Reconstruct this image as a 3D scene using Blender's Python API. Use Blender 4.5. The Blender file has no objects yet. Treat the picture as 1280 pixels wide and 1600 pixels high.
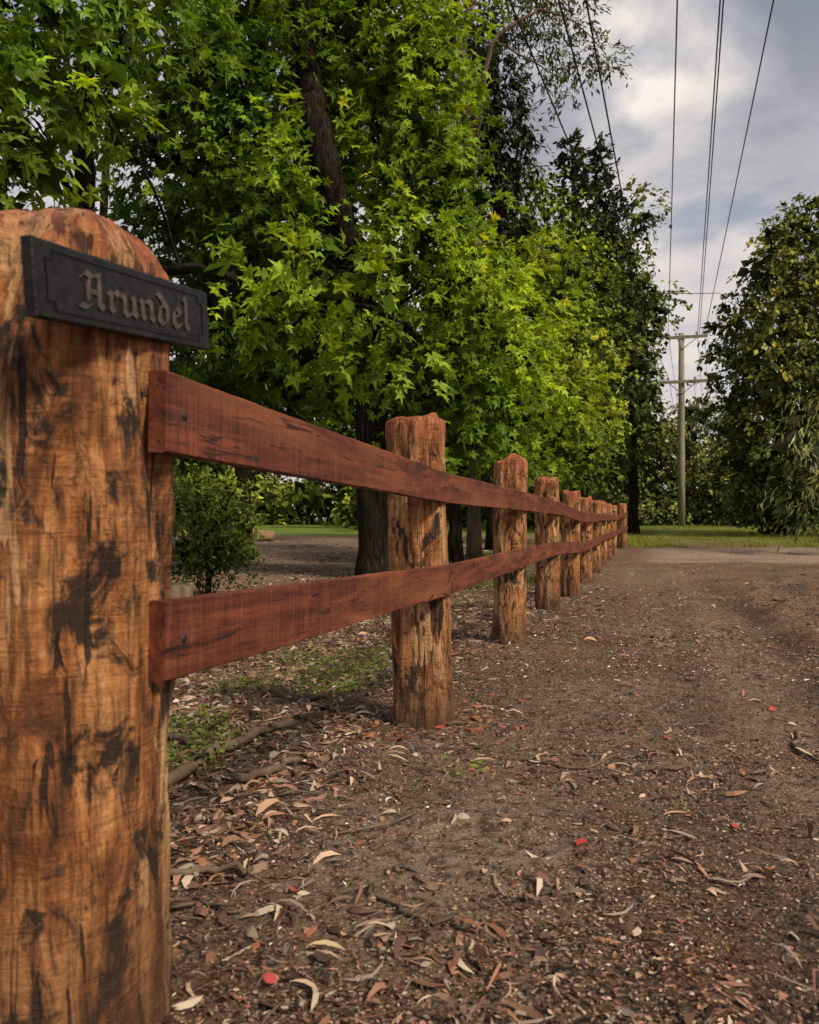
import bpy, math, random
import numpy as np
from mathutils import Vector, Matrix
R=np.random.default_rng(7); random.seed(7)
F=1250.0; HC=0.70; HY=812.0
def S(px,py,d):
    """surveyed bearing / elevation / distance -> world metres"""
    return np.array([(px-640)/F*d, d, HC+(HY-py)/F*d])
scene=bpy.context.scene
scene.view_settings.view_transform='Standard'; scene.view_settings.look='None'
scene.view_settings.exposure=0
# ------------------------------------------------------------------ noise
_T=np.random.default_rng(3).random((256,256))
def vn(x,y):
    x=np.asarray(x,float);y=np.asarray(y,float)
    xi=np.floor(x).astype(int);yi=np.floor(y).astype(int);fx=x-xi;fy=y-yi
    fx=fx*fx*(3-2*fx);fy=fy*fy*(3-2*fy)
    a=_T[xi%256,yi%256];b=_T[(xi+1)%256,yi%256];c=_T[xi%256,(yi+1)%256];d=_T[(xi+1)%256,(yi+1)%256]
    return (a*(1-fx)+b*fx)*(1-fy)+(c*(1-fx)+d*fx)*fy
def fbm(x,y,o=4):
    s=0;a=.5;t=0
    for i in range(o):
        s=s+a*vn(x*2**i+13*i,y*2**i+7*i);t+=a;a*=.5
    return s/t
def sm(a,b,x):
    t=np.clip((x-a)/(b-a),0,1);return t*t*(3-2*t)
FX_Y=[-20,1.02,2.79,4.6,6.37,8.1,9.85,11.6,13.3,15.1,16.9,19,60]
FX_X=[-5.9,-.435,.05,.575,1.106,1.63,2.16,2.69,3.2,3.74,4.29,5.05,19]
def fence_x(y): return np.interp(y,FX_Y,FX_X)
RUTS=((.98,.10,.012,.6),(1.50,.13,.034,1.0),(2.75,.16,.022,.8))
def rut_t(t,o,y): return t-o-.05*np.sin(y*.55+o*3)-.02*(y-3)*(o-1.2)*.35
def G(x,y):
    x=np.asarray(x,float);y=np.asarray(y,float)
    h=np.interp(y,[-50,0,1,2.8,4.6,6.4,8,10,11.6,13.3,17,19,42,120,400],[.05,.05,.045,0,0,-.015,-.07,-.08,-.06,-.06,-.055,.03,.4,.7,1.0])
    t=x-fence_x(y)
    near=1-sm(15,30,y);rn=1-sm(6,11,y)
    h=h-.05*sm(.2,1.6,-t)*near
    h=h+(fbm(x*1.1,y*1.1,3)-.5)*.05*near*sm(.12,.5,np.abs(t))
    h=h+(fbm(x*6+50,y*6,4)-.5)*.028*near
    h=h+np.clip(fbm(x*3.1+5,y*3.1+2,4)-.53,0,1)*.40*near*sm(1.5,2.1,t)*sm(2.5,4,y)*(1-sm(9,12,y))
    brk=sm(.25,.6,fbm(x*.9+4,y*.6+8,3))
    for o,w,dp,_ in RUTS:
        tt=rut_t(t,o,y)
        e=np.exp(-(tt/w)**2)*rn
        h=h-dp*e*(.5+brk)+dp*.55*brk*np.exp(-((tt-1.9*w)/(w*.6))**2)*rn
        h=h+.006*e*np.sin(y*62+np.abs(tt)*45)*(1-sm(6,9,y))
    return h
# ------------------------------------------------------------------ material helpers
def mat(name):
    m=bpy.data.materials.new(name);m.use_nodes=True
    nt=m.node_tree;nt.nodes.clear()
    return m,nt
def N(nt,t,**k):
    n=nt.nodes.new(t)
    for a,b in k.items(): setattr(n,a,b)
    return n
def ramp(nt,src,stops,interp='LINEAR'):
    r=nt.nodes.new('ShaderNodeValToRGB');r.color_ramp.interpolation=interp
    el=r.color_ramp.elements
    while len(el)<len(stops): el.new(.5)
    for e,(p,c) in zip(el,stops):
        e.position=p;e.color=(*c,1) if len(c)==3 else c
    nt.links.new(src,r.inputs[0]);return r
def mix(nt,f,a,b,bt='MIX'):
    m=nt.nodes.new('ShaderNodeMix');m.data_type='RGBA';m.blend_type=bt
    def put(sock,v):
        if hasattr(v,'links'): nt.links.new(v,sock)
        elif isinstance(v,(int,float)): sock.default_value=v
        else: sock.default_value=(*v,1)
    put(m.inputs[0],f);put(m.inputs[6],a);put(m.inputs[7],b)
    return m.outputs[2]
def g3(v): return (v,v,v)
def finish(nt,col,rough=.7,bump=None,bs=.3,bd=.01,spec=.3,metal=0):
    p=nt.nodes.new('ShaderNodeBsdfPrincipled');o=nt.nodes.new('ShaderNodeOutputMaterial')
    if hasattr(col,'links'): nt.links.new(col,p.inputs['Base Color'])
    else: p.inputs['Base Color'].default_value=(*col,1)
    if hasattr(rough,'links'): nt.links.new(rough,p.inputs['Roughness'])
    else: p.inputs['Roughness'].default_value=rough
    p.inputs['Specular IOR Level'].default_value=spec;p.inputs['Metallic'].default_value=metal
    if bump is not None:
        b=nt.nodes.new('ShaderNodeBump');b.inputs['Strength'].default_value=bs;b.inputs['Distance'].default_value=bd
        nt.links.new(bump,b.inputs['Height']);nt.links.new(b.outputs[0],p.inputs['Normal'])
    nt.links.new(p.outputs[0],o.inputs[0]);return p
def objvec(nt,scale,seed=True):
    tc=nt.nodes.new('ShaderNodeTexCoord');v=tc.outputs['Object']
    if seed:
        oi=nt.nodes.new('ShaderNodeObjectInfo')
        mu=N(nt,'ShaderNodeMath',operation='MULTIPLY');nt.links.new(oi.outputs['Random'],mu.inputs[0]);mu.inputs[1].default_value=37
        ad=N(nt,'ShaderNodeVectorMath',operation='ADD');nt.links.new(v,ad.inputs[0]);nt.links.new(mu.outputs[0],ad.inputs[1]);v=ad.outputs[0]
    mp=nt.nodes.new('ShaderNodeMapping');mp.inputs['Scale'].default_value=scale
    nt.links.new(v,mp.inputs[0]);return mp.outputs[0]
def noise(nt,vec,scale,detail=5,rough=.55,dist=0):
    n=nt.nodes.new('ShaderNodeTexNoise');n.inputs['Scale'].default_value=scale;n.inputs['Detail'].default_value=detail
    n.inputs['Roughness'].default_value=rough;n.inputs['Distortion'].default_value=dist
    nt.links.new(vec,n.inputs['Vector']);return n.outputs['Fac']
def make_logwood(name):
    m,nt=mat(name)
    a=noise(nt,objvec(nt,(6,6,1.6)),2.2,9,.70,.9)
    c=ramp(nt,a,[(.32,(.050,.019,.009)),(.42,(.19,.066,.021)),(.50,(.38,.145,.046)),(.58,(.54,.255,.095)),(.70,(.27,.095,.031))]).outputs[0]
    st=noise(nt,objvec(nt,(34,34,1.8)),3,6,.72,.4)
    c=mix(nt,ramp(nt,st,[(.37,g3(.85)),(.52,g3(0))]).outputs[0],c,(.075,.030,.013))
    cr=noise(nt,objvec(nt,(5,5,40)),2,6,.7,.8)
    c=mix(nt,ramp(nt,cr,[(.57,g3(0)),(.72,g3(.3))]).outputs[0],c,(.58,.32,.15))
    c=mix(nt,ramp(nt,cr,[(.30,g3(.5)),(.42,g3(0))]).outputs[0],c,(.06,.022,.012))
    sw=noise(nt,objvec(nt,(5,5,1.5)),1.5,4,.55,1.2)
    c=mix(nt,ramp(nt,sw,[(.57,g3(0)),(.585,g3(.7))]).outputs[0],c,ramp(nt,st,[(.3,(.30,.15,.065)),(.6,(.62,.39,.19))]).outputs[0])
    c=mix(nt,ramp(nt,sw,[(.562,g3(0)),(.572,g3(.6)),(.582,g3(0))]).outputs[0],c,(.05,.02,.01))
    b1=noise(nt,objvec(nt,(7,7,3.6)),2.2,8,.70,1.0)
    k1=ramp(nt,b1,[(.52,g3(0)),(.59,g3(.95))]).outputs[0]
    c=mix(nt,k1,c,(.018,.012,.009))
    b2=noise(nt,objvec(nt,(30,30,2.2)),2.0,4,.55,.6)
    k2=ramp(nt,b2,[(.62,g3(0)),(.66,g3(.94))]).outputs[0]
    c=mix(nt,k2,c,(.014,.010,.008))
    b3=noise(nt,objvec(nt,(14,14,9)),3.0,6,.7,.6)
    c=mix(nt,ramp(nt,b3,[(.56,g3(0)),(.67,g3(.8))]).outputs[0],c,(.035,.020,.014))
    tc=nt.nodes.new('ShaderNodeTexCoord');sx=nt.nodes.new('ShaderNodeSeparateXYZ');nt.links.new(tc.outputs['Object'],sx.inputs[0])
    ft=ramp(nt,sx.outputs[2],[(.0,g3(.8)),(.28,g3(0))]).outputs[0]
    c=mix(nt,ft,c,(.060,.030,.019))
    mr=nt.nodes.new('ShaderNodeMapRange');mr.inputs[1].default_value=.95;mr.inputs[2].default_value=1.01;mr.inputs[4].default_value=.85;nt.links.new(sx.outputs[2],mr.inputs[0])
    tp=mix(nt,1.0,mr.outputs[0],ramp(nt,b3,[(.35,g3(1)),(.6,g3(.3))]).outputs[0],'MULTIPLY')
    c=mix(nt,tp,c,(.34,.085,.042))
    h=mix(nt,.5,st,a);h=mix(nt,k2,h,(0,0,0));h=mix(nt,.3,h,cr);h=mix(nt,.3,h,b3)
    finish(nt,c,.68,h,1.0,.030,.28);return m
M_log=make_logwood('peeled_hardwood_log')
def make_rail():
    m,nt=mat('stained_hardwood_rail')
    a=noise(nt,objvec(nt,(1.2,16,16)),2.5,9,.70,.5)
    c=ramp(nt,a,[(.34,(.032,.009,.006)),(.5,(.100,.024,.013)),(.66,(.20,.052,.024))]).outputs[0]
    s=noise(nt,objvec(nt,(90,4,4)),2,7,.75,.3)
    c=mix(nt,ramp(nt,s,[(.50,g3(0)),(.70,g3(.50))]).outputs[0],c,(.28,.105,.048))
    c=mix(nt,ramp(nt,s,[(.34,g3(.7)),(.46,g3(0))]).outputs[0],c,(.035,.010,.007))
    lg=noise(nt,objvec(nt,(1.1,1.1,4)),2,3,.5,.3)
    c=mix(nt,ramp(nt,lg,[(.5,g3(0)),(.7,g3(.5))]).outputs[0],c,(.25,.088,.034))
    k=noise(nt,objvec(nt,(3,30,30)),2.3,6,.65,.6)
    c=mix(nt,ramp(nt,k,[(.60,g3(0)),(.65,g3(.92))]).outputs[0],c,(.015,.008,.006))
    ge=nt.nodes.new('ShaderNodeNewGeometry')
    pe=ramp(nt,ge.outputs['Pointiness'],[(.51,g3(0)),(.58,g3(.5))]).outputs[0]
    c=mix(nt,mix(nt,1.0,pe,ramp(nt,k,[(.4,g3(.2)),(.5,g3(1))]).outputs[0],'MULTIPLY'),c,(.42,.24,.14))
    h=mix(nt,.5,a,s)
    r=ramp(nt,a,[(.3,g3(.50)),(.8,g3(.72))]).outputs[0]
    finish(nt,c,r,h,.8,.006,.25);return m
M_rail=make_rail()
def simple(name,col,rough=.6,sc=20,var=.4,bs=.2,spec=.3,metal=0,scale=(1,1,1)):
    m,nt=mat(name)
    a=noise(nt,objvec(nt,scale),sc,5)
    c=mix(nt,ramp(nt,a,[(.3,g3(0)),(.7,g3(1))]).outputs[0],tuple(x*(1-var) for x in col),tuple(min(1,x*(1+var)) for x in col))
    finish(nt,c,rough,a,bs,.005,spec,metal);return m
M_black=simple('black_plaque',(.008,.008,.008),.5,60,.7,.6,.25)
M_letter=simple('plaque_lettering',(.060,.042,.036),.5,80,.6,.3,.4)
M_bolt=simple('bolt_steel',(.03,.025,.025),.6,90,.4,.2,.3,.3)
M_border=simple('plaque_border',(.004,.004,.004),.5,60,.3,.2,.3)
def make_bark():
    m,nt=mat('tree_bark')
    a=noise(nt,objvec(nt,(16,16,2.4)),1.6,7,.7,.5);b=noise(nt,objvec(nt,(2,2,1)),2,5,.6)
    c=ramp(nt,a,[(.38,(.006,.0045,.0035)),(.52,(.024,.018,.013)),(.68,(.058,.046,.035))]).outputs[0]
    c=mix(nt,ramp(nt,b,[(.5,g3(0)),(.7,g3(.5))]).outputs[0],c,(.026,.030,.016))
    finish(nt,c,.95,a,1.0,.06,.05);return m
M_bark=make_bark()
M_barkp=simple('pale_bark',(.12,.085,.06),.85,6,.5,.7,.1,0,(3,3,.5))
M_pole=simple('weathered_pole_timber',(.22,.20,.14),.85,6,.35,.5,.1,0,(4,4,.4))
M_wire=simple('wire',(.015,.015,.016),.6,10,.2,0)
M_ins=simple('porcelain',(.22,.20,.19),.3,10,.2,0,.5)
def make_leaf(name,trans=.45,rough=.45,spec=.35,tg=(1.35,1.25,.55)):
    m,nt=mat(name)
    at=N(nt,'ShaderNodeAttribute',attribute_name='Col')
    o=nt.nodes.new('ShaderNodeOutputMaterial')
    if trans==0:
        p=nt.nodes.new('ShaderNodeBsdfDiffuse');nt.links.new(at.outputs['Color'],p.inputs[0]);nt.links.new(p.outputs[0],o.inputs[0]);return m
    p=nt.nodes.new('ShaderNodeBsdfPrincipled');p.inputs['Roughness'].default_value=rough;p.inputs['Specular IOR Level'].default_value=spec
    nt.links.new(at.outputs['Color'],p.inputs['Base Color'])
    t=nt.nodes.new('ShaderNodeBsdfTranslucent')
    tc=mix(nt,1.0,at.outputs['Color'],tg,'MULTIPLY');nt.links.new(tc,t.inputs[0])
    mx=nt.nodes.new('ShaderNodeMixShader');mx.inputs[0].default_value=trans
    nt.links.new(p.outputs[0],mx.inputs[1]);nt.links.new(t.outputs[0],mx.inputs[2])
    nt.links.new(mx.outputs[0],o.inputs[0]);return m
M_leaf=make_leaf('leaf_foliage',.38,.5,.22);M_solid=make_leaf('distant_foliage',0);M_dry=make_leaf('dry_leaf',.10,.6,.25,(1,1,1))
M_grass=make_leaf('grass_blade',.3,.55,.2)
# ------------------------------------------------------------------ mesh helpers
NF=[0]
def link(o,parent=None):
    scene.collection.objects.link(o)
    if parent: o.parent=parent
    return o
def np_mesh(name,co,loops,starts,col=None,m=None,smooth=False,parent=None):
    me=bpy.data.meshes.new(name)
    me.vertices.add(len(co));me.vertices.foreach_set('co',np.ascontiguousarray(co,dtype=np.float32).ravel())
    me.loops.add(len(loops));me.loops.foreach_set('vertex_index',np.ascontiguousarray(loops,dtype=np.int32).ravel())
    me.polygons.add(len(starts));me.polygons.foreach_set('loop_start',np.ascontiguousarray(starts,dtype=np.int32))
    me.polygons.foreach_set('use_smooth',np.full(len(starts),smooth,dtype=bool))
    me.update(calc_edges=True);me.validate()
    if col is not None:
        a=me.attributes.new('Col','FLOAT_COLOR','POINT')
        c=np.ones((len(co),4),dtype=np.float32);c[:,:3]=col;a.data.foreach_set('color',c.ravel())
    if m: me.materials.append(m)
    o=bpy.data.objects.new(name,me);return link(o,parent)
class MB:
    def __init__(s): s.v=[];s.f=[]
    def tube(s,pts,rad,n=8,cap=True,wob=0):
        pts=[Vector(p) for p in pts];b=len(s.v)
        for i,p in enumerate(pts):
            d=(pts[min(i+1,len(pts)-1)]-pts[max(i-1,0)]).normalized()
            u=d.cross(Vector((0,1,0.01)));
            if u.length<.1:u=d.cross(Vector((1,0,0)))
            u.normalize();w=d.cross(u)
            for k in range(n):
                a=2*math.pi*k/n;r=rad[i]*(1+wob*(random.random()-.5))
                s.v.append(p+u*(r*math.cos(a))+w*(r*math.sin(a)))
        for i in range(len(pts)-1):
            for k in range(n):
                s.f.append((b+i*n+k,b+i*n+(k+1)%n,b+(i+1)*n+(k+1)%n,b+(i+1)*n+k))
        if cap:
            s.f.append(tuple(b+k for k in range(n))[::-1]);s.f.append(tuple(b+(len(pts)-1)*n+k for k in range(n)))
    def box(s,c,u,v,w):
        c=Vector(c);u=Vector(u);v=Vector(v);w=Vector(w);b=len(s.v)
        for a in (-1,1):
            for d in (-1,1):
                for e in (-1,1): s.v.append(c+u*a+v*d+w*e)
        for f in ((0,1,3,2),(4,6,7,5),(0,4,5,1),(2,3,7,6),(0,2,6,4),(1,5,7,3)): s.f.append(tuple(b+i for i in f))
    def obj(s,name,m,parent=None,smooth=True):
        me=bpy.data.meshes.new(name);me.from_pydata([tuple(v) for v in s.v],[],s.f);me.materials.append(m)
        if smooth: me.polygons.foreach_set('use_smooth',[True]*len(me.polygons))
        me.update();o=bpy.data.objects.new(name,me);return link(o,parent)
def empty(name,loc=(0,0,0)):
    e=bpy.data.objects.new(name,None);e.empty_display_size=.2;link(e);return e
def smooth_path(pts,n=6,jit=0):
    pts=[np.array(p,float) for p in pts];out=[]
    P=[pts[0]]+pts+[pts[-1]]
    for i in range(1,len(P)-2):
        for k in range(n):
            t=k/n
            q=.5*((2*P[i])+(-P[i-1]+P[i+1])*t+(2*P[i-1]-5*P[i]+4*P[i+1]-P[i+2])*t*t+(-P[i-1]+3*P[i]-3*P[i+1]+P[i+2])*t**3)
            out.append(q+(R.normal(size=3)*jit if jit else 0))
    out.append(pts[-1]);return out
def T_star():
    v=[(0,.28,-.03)];ang=[-125,-62,0,62,125];ln=[.42,.62,.72,.62,.42]
    for i,a in enumerate(ang):
        a=math.radians(a);v.append((math.sin(a)*ln[i],.28+math.cos(a)*ln[i],-.06))
    for a in (-158,-92,-31,31,92,158):
        a=math.radians(a);v.append((math.sin(a)*.29,.28+math.cos(a)*.29,.04))
    f=[[0,6+i,1+i,7+i] for i in range(5)]
    return np.array(v),f
def T_dia(w=.5):
    return np.array([(0,0,0),(w/2,.45,.06),(0,1,-.05),(-w/2,.45,.06)]),[[0,1,2,3]]
def T_lance(w0=.10):
    v=[(0,0,0)];st=[(.25,w0,.02),(.55,w0*1.05,.0),(.82,w0*.6,-.06)]
    for y,w,z in st: v+=[(-w+.16*math.sin(y*3),y,z),(w+.16*math.sin(y*3),y,z)]
    v.append((0,1,-.14))
    return np.array(v),[[0,2,1],[1,2,4,3],[3,4,6,5],[5,6,7]]
def T_broad():
    v=[(0,0,0)]
    for y,w,z in [(.2,.2,.03),(.5,.3,.05),(.8,.2,.0)]: v+=[(-w,y,z),(w*.9,y,z+.05)]
    v.append((0,1.05,-.08))
    return np.array(v),[[0,2,1],[1,2,4,3],[3,4,6,5],[5,6,7]]
def leaves(name,pos,tdir,ndir,size,col,tmpl,m,parent=None,bend=None):
    T,Fc=tmpl;n=len(pos)
    t=tdir/np.linalg.norm(tdir,axis=1)[:,None]
    b=np.cross(t,ndir);b/=np.linalg.norm(b,axis=1)[:,None]+1e-9
    nn=np.cross(b,t)
    s=size[:,None,None]
    zz=T[None,:,2:3]
    if bend is not None: zz=zz+bend[:,None,None]*((T[None,:,1:2]-.5)**2*4-.5)
    co=pos[:,None,:]+s*(T[None,:,0:1]*b[:,None,:]+T[None,:,1:2]*t[:,None,:]+zz*nn[:,None,:])
    k=len(T);base=(np.arange(n)*k)[:,None]
    fl=np.concatenate([np.array(f) for f in Fc]);loops=(base+fl[None,:]).ravel()
    ls=np.array([len(f) for f in Fc]);st=np.concatenate([[0],np.cumsum(ls)[:-1]])
    starts=(np.arange(n)[:,None]*ls.sum()+st[None,:]).ravel()
    cc=np.repeat(col,k,axis=0);NF[0]+=n
    return np_mesh(name,co.reshape(-1,3),loops,starts,cc,m,False,parent)
def unit(n):
    v=R.normal(size=(n,3));return v/np.linalg.norm(v,axis=1)[:,None]
def clump_points(clumps,leaf,k,per=9,tw=.45,droop=.5,shell=.62,rs=1.0):
    P=[];D=[];O=[];C=[]
    for c in clumps:
        px,py,d,rx,ry=c[:5];tint=np.array(c[5]) if len(c)>5 else np.ones(3);kk=c[6] if len(c)>6 else 1
        cen=S(px,py,d);rx=rs*rx*d/F;rz=rs*ry*d/F;rd=(rx+rz)/2
        A=math.pi*rx*rz;n=max(12,int(k*kk*A/(.45*leaf*leaf)));nt_=max(3,n//per)
        u=unit(nt_);rr=np.where(R.random(nt_)<shell,R.uniform(.72,1.06,nt_),R.uniform(.15,.8,nt_))
        lump=.68+.72*vn(u[:,0]*2.8+px*.37+5,u[:,2]*2.8+u[:,1]*1.9+py*.21)
        rr=rr*lump
        tp=cen+u*rr[:,None]*np.array([rx,rd,rz])
        dirv=u*np.array([1,1,.5])+R.normal(size=(nt_,3))*.45;dirv[:,2]-=droop
        dirv/=np.linalg.norm(dirv,axis=1)[:,None]
        br=R.uniform(.66,1.3,nt_)*(.64+.72*vn(u[:,0]*3+px*.3,u[:,2]*3+py*.3))
        s=R.random((nt_,per));
        pos=tp[:,None,:]+dirv[:,None,:]*(s*tw)[:,:,None]+R.normal(size=(nt_,per,3))*tw*.13
        pos[:,:,2]-=(s**2)*tw*.3
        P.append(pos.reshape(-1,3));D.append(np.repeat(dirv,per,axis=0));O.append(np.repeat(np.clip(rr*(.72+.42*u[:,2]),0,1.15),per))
        C.append(np.repeat(br[:,None]*tint[None,:],per,axis=0))
    return np.concatenate(P),np.concatenate(D),np.concatenate(O),np.concatenate(C)
def foliage(name,clumps,leaf,k,base,tmpl,parent=None,per=9,tw=.45,droop=.5,yel=(1.5,1.18,.6),var=.2,down=.35,m=None,inner=1.5,up=1.0,isz=2.0,ib=.42):
    if inner:
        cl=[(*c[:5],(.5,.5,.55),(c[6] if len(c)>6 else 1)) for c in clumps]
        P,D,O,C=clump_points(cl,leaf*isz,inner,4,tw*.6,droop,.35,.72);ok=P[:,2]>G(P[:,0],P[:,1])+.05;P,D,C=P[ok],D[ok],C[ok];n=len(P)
        leaves(name+'_inner',P,D+R.normal(size=(n,3))*.9,R.normal(size=(n,3)),leaf*isz*R.uniform(.6,1.2,n),np.clip(np.array(base)*ib*C*np.array([1,1,1.1]),.003,.3),T_dia(.8),M_solid,parent)  # inner leaves coloured darker, crown shade painted into them
    P,D,O,C=clump_points(clumps,leaf,k,per,tw,droop);n=len(P)
    ok=P[:,2]>G(P[:,0],P[:,1])+.03
    P,D,O,C=P[ok],D[ok],O[ok],C[ok];n=len(P)
    t=D+R.normal(size=(n,3))*.6;t[:,2]-=down
    nd=R.normal(size=(n,3))*.55;nd[:,2]+=up;nd[:,1]-=.35
    sz=leaf*R.uniform(.6,1.3,n)
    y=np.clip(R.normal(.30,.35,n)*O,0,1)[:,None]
    col=np.array(base)[None,:]*C*(.48+.68*O)[:,None]*(1+var*R.normal(size=(n,1)))  # outer and upper leaves lighter, inner ones darker: shading painted into leaf colour
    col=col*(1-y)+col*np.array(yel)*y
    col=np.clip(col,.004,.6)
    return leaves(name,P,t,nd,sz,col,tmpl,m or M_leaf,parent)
STAR=T_star();DIA=T_dia(.6)
def limbs(mb,trunk,clumps,r0=.05,every=1):
    tr=np.array(trunk)
    for c in clumps[::every]:
        cen=S(*c[:3])
        d=np.linalg.norm(tr-cen-np.array([0,0,-.8]),axis=1);a=tr[np.argmin(d)]
        L=np.linalg.norm(cen-a)
        mid=(a+cen)/2+np.array([R.normal()*.1,R.normal()*.1,.12*L])
        q=smooth_path([a,mid,cen],4,.015*L)
        r=min(.10,r0*(.4+L*.3));mb.tube(q,list(np.linspace(r,r*.2,len(q))),6,False)
        for j in range(3):
            e=cen+unit(1)[0]*np.array([c[3],60,c[4]])*c[2]/F*np.array([.7,.3,.7])
            q2=smooth_path([q[len(q)//2+j%2],(q[-1]+e)/2+R.normal(size=3)*.06,e],3,.01)
            mb.tube(q2,list(np.linspace(r*.4,.006,len(q2))),5,False)
# ================================================================== GROUND
def axis(lo,hi,fine0,fine1,step,grow=1.09):
    a=list(np.arange(fine0,fine1,step));s=step
    x=a[-1]
    while x<hi: s*=grow;x+=s;a.append(x)
    s=step;x=a[0];pre=[]
    while x>lo: s*=grow;x-=s;pre.append(x)
    return np.array(pre[::-1]+a)
gx=axis(-600,600,-1.8,4.2,.018);gy=axis(-60,900,.6,7,.016,1.03)
X,Y=np.meshgrid(gx,gy);Z=G(X,Y)
nx,ny=len(gx),len(gy)
co=np.stack([X,Y,Z],-1).reshape(-1,3)
i=np.arange(nx-1);j=np.arange(ny-1);II,JJ=np.meshgrid(i,j)
q=np.stack([JJ*nx+II,JJ*nx+II+1,(JJ+1)*nx+II+1,(JJ+1)*nx+II],-1).reshape(-1,4)
t=X-fence_x(Y)
nz=fbm(X*1.3,Y*1.3,4);nz2=fbm(X*.35+9,Y*.35,3);nz3=fbm(X*4+2,Y*4,4)
grass_far=sm(19.3,21.5,Y+3*(nz-.5))*(t>-1.5)*sm(.22,.48,nz2+.25*(nz-.3))
grass_left=sm(.25,.7,-t)*(1-sm(1.6,2.4,-t))*sm(.56,.70,nz)*.3
g_left2=sm(25,30,Y+6*(nz2-.5))*(1-sm(70,120,Y))
g_left3=sm(8,10,Y)*(1-sm(22,26,Y))*sm(.5,1.5,-t)*sm(.55,.68,nz2)*.6
grass=np.clip(np.maximum(np.maximum(grass_far,grass_left),np.maximum(g_left2*(t<0),g_left3)),0,1)
pale=sm(13.2,15.2,Y+3.2*(nz-.5))*(1-sm(18.6,20,Y+1.5*(nz-.5)))*sm(.4,1.2,t)*(.40+.9*nz)
drive=sm(9,11,Y)*(1-sm(24,27,Y))*sm(3.0,4.0,-t)*(.10+.40*nz)
bare=.40*np.exp(-(((X-.12)/.38)**2+((Y-1.75)/.42)**2))*sm(.35,.6,nz)+.24*sm(.48,.66,nz)*(Y<13)
# wheel lanes worn smooth and paler between the dark gravelly crown
lane=.26*np.exp(-((t-1.15-.05*np.sin(Y*.55))/.28)**2)*sm(.3,.55,nz3)
pale=np.maximum(np.maximum(pale,drive),np.maximum(bare,lane*(1-sm(11,14,Y))))
rut=np.zeros_like(X);rf=1-sm(7,12,Y)
for o,w,_,kk in RUTS: rut=np.maximum(rut,kk*np.exp(-(rut_t(t,o,Y)/(w*1.0))**2)*sm(.25,.5,nz3)*rf)
rut=np.maximum(rut,.70*sm(1.8,2.5,t+1.0*(nz-.5))*sm(.36,.58,nz3)*(1-sm(11,14,Y)))
MASK=np.stack([grass,pale,rut],-1).reshape(-1,3)
def make_ground():
    m,nt=mat('dirt_gravel_ground')
    v=objvec(nt,(1,1,1),False)
    at=N(nt,'ShaderNodeAttribute',attribute_name='Col');sp=nt.nodes.new('ShaderNodeSeparateColor');nt.links.new(at.outputs['Color'],sp.inputs[0])
    n1=noise(nt,v,1.3,6,.6);n2=noise(nt,v,26,8,.75);n3=noise(nt,v,110,5,.75)
    c=ramp(nt,n1,[(.3,(.090,.050,.031)),(.5,(.160,.096,.062)),(.68,(.245,.152,.100))]).outputs[0]
    c=mix(nt,ramp(nt,n2,[(.43,g3(.94)),(.51,g3(0))]).outputs[0],c,(.017,.011,.008))
    c=mix(nt,ramp(nt,n3,[(.52,g3(0)),(.60,g3(.85))]).outputs[0],c,(.42,.285,.19))
    c=mix(nt,ramp(nt,n3,[(.39,g3(.9)),(.47,g3(0))]).outputs[0],c,(.015,.010,.007))
    vo=nt.nodes.new('ShaderNodeTexVoronoi');vo.inputs['Scale'].default_value=85;nt.links.new(v,vo.inputs['Vector'])
    hs=ramp(nt,vo.outputs['Color'],[(.50,g3(0)),(.72,g3(.85))]).outputs[0]
    dm=ramp(nt,vo.outputs['Distance'],[(.24,g3(1)),(.42,g3(0))]).outputs[0]
    k=mix(nt,1.0,hs,dm,'MULTIPLY')
    c=mix(nt,k,c,(.42,.30,.215))
    n4=noise(nt,v,2.7,4,.6,.4)
    c=mix(nt,ramp(nt,n4,[(.53,g3(0)),(.67,g3(.5))]).outputs[0],c,mix(nt,n2,(.06,.025,.012),(.38,.165,.085)))
    c=mix(nt,mix(nt,1.0,sp.outputs[2],g3(.78),'MULTIPLY'),c,mix(nt,ramp(nt,n3,[(.42,g3(0)),(.66,g3(1))]).outputs[0],(.012,.009,.007),(.15,.11,.082)))
    pc=ramp(nt,n2,[(.40,(.12,.080,.054)),(.5,(.35,.26,.19)),(.62,(.56,.44,.34))]).outputs[0]
    c=mix(nt,sp.outputs[1],c,pc)
    gc=ramp(nt,n2,[(.3,(.06,.085,.014)),(.6,(.17,.24,.030)),(.75,(.28,.24,.07))]).outputs[0]
    c=mix(nt,sp.outputs[0],c,gc)
    h=mix(nt,.4,n2,n3);h=mix(nt,k,h,(1,1,1))
    finish(nt,c,.85,h,1.0,.05,.2);return m
gr=np_mesh('ground',co,q.ravel(),np.arange(len(q))*4,MASK,make_ground(),True)
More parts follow.
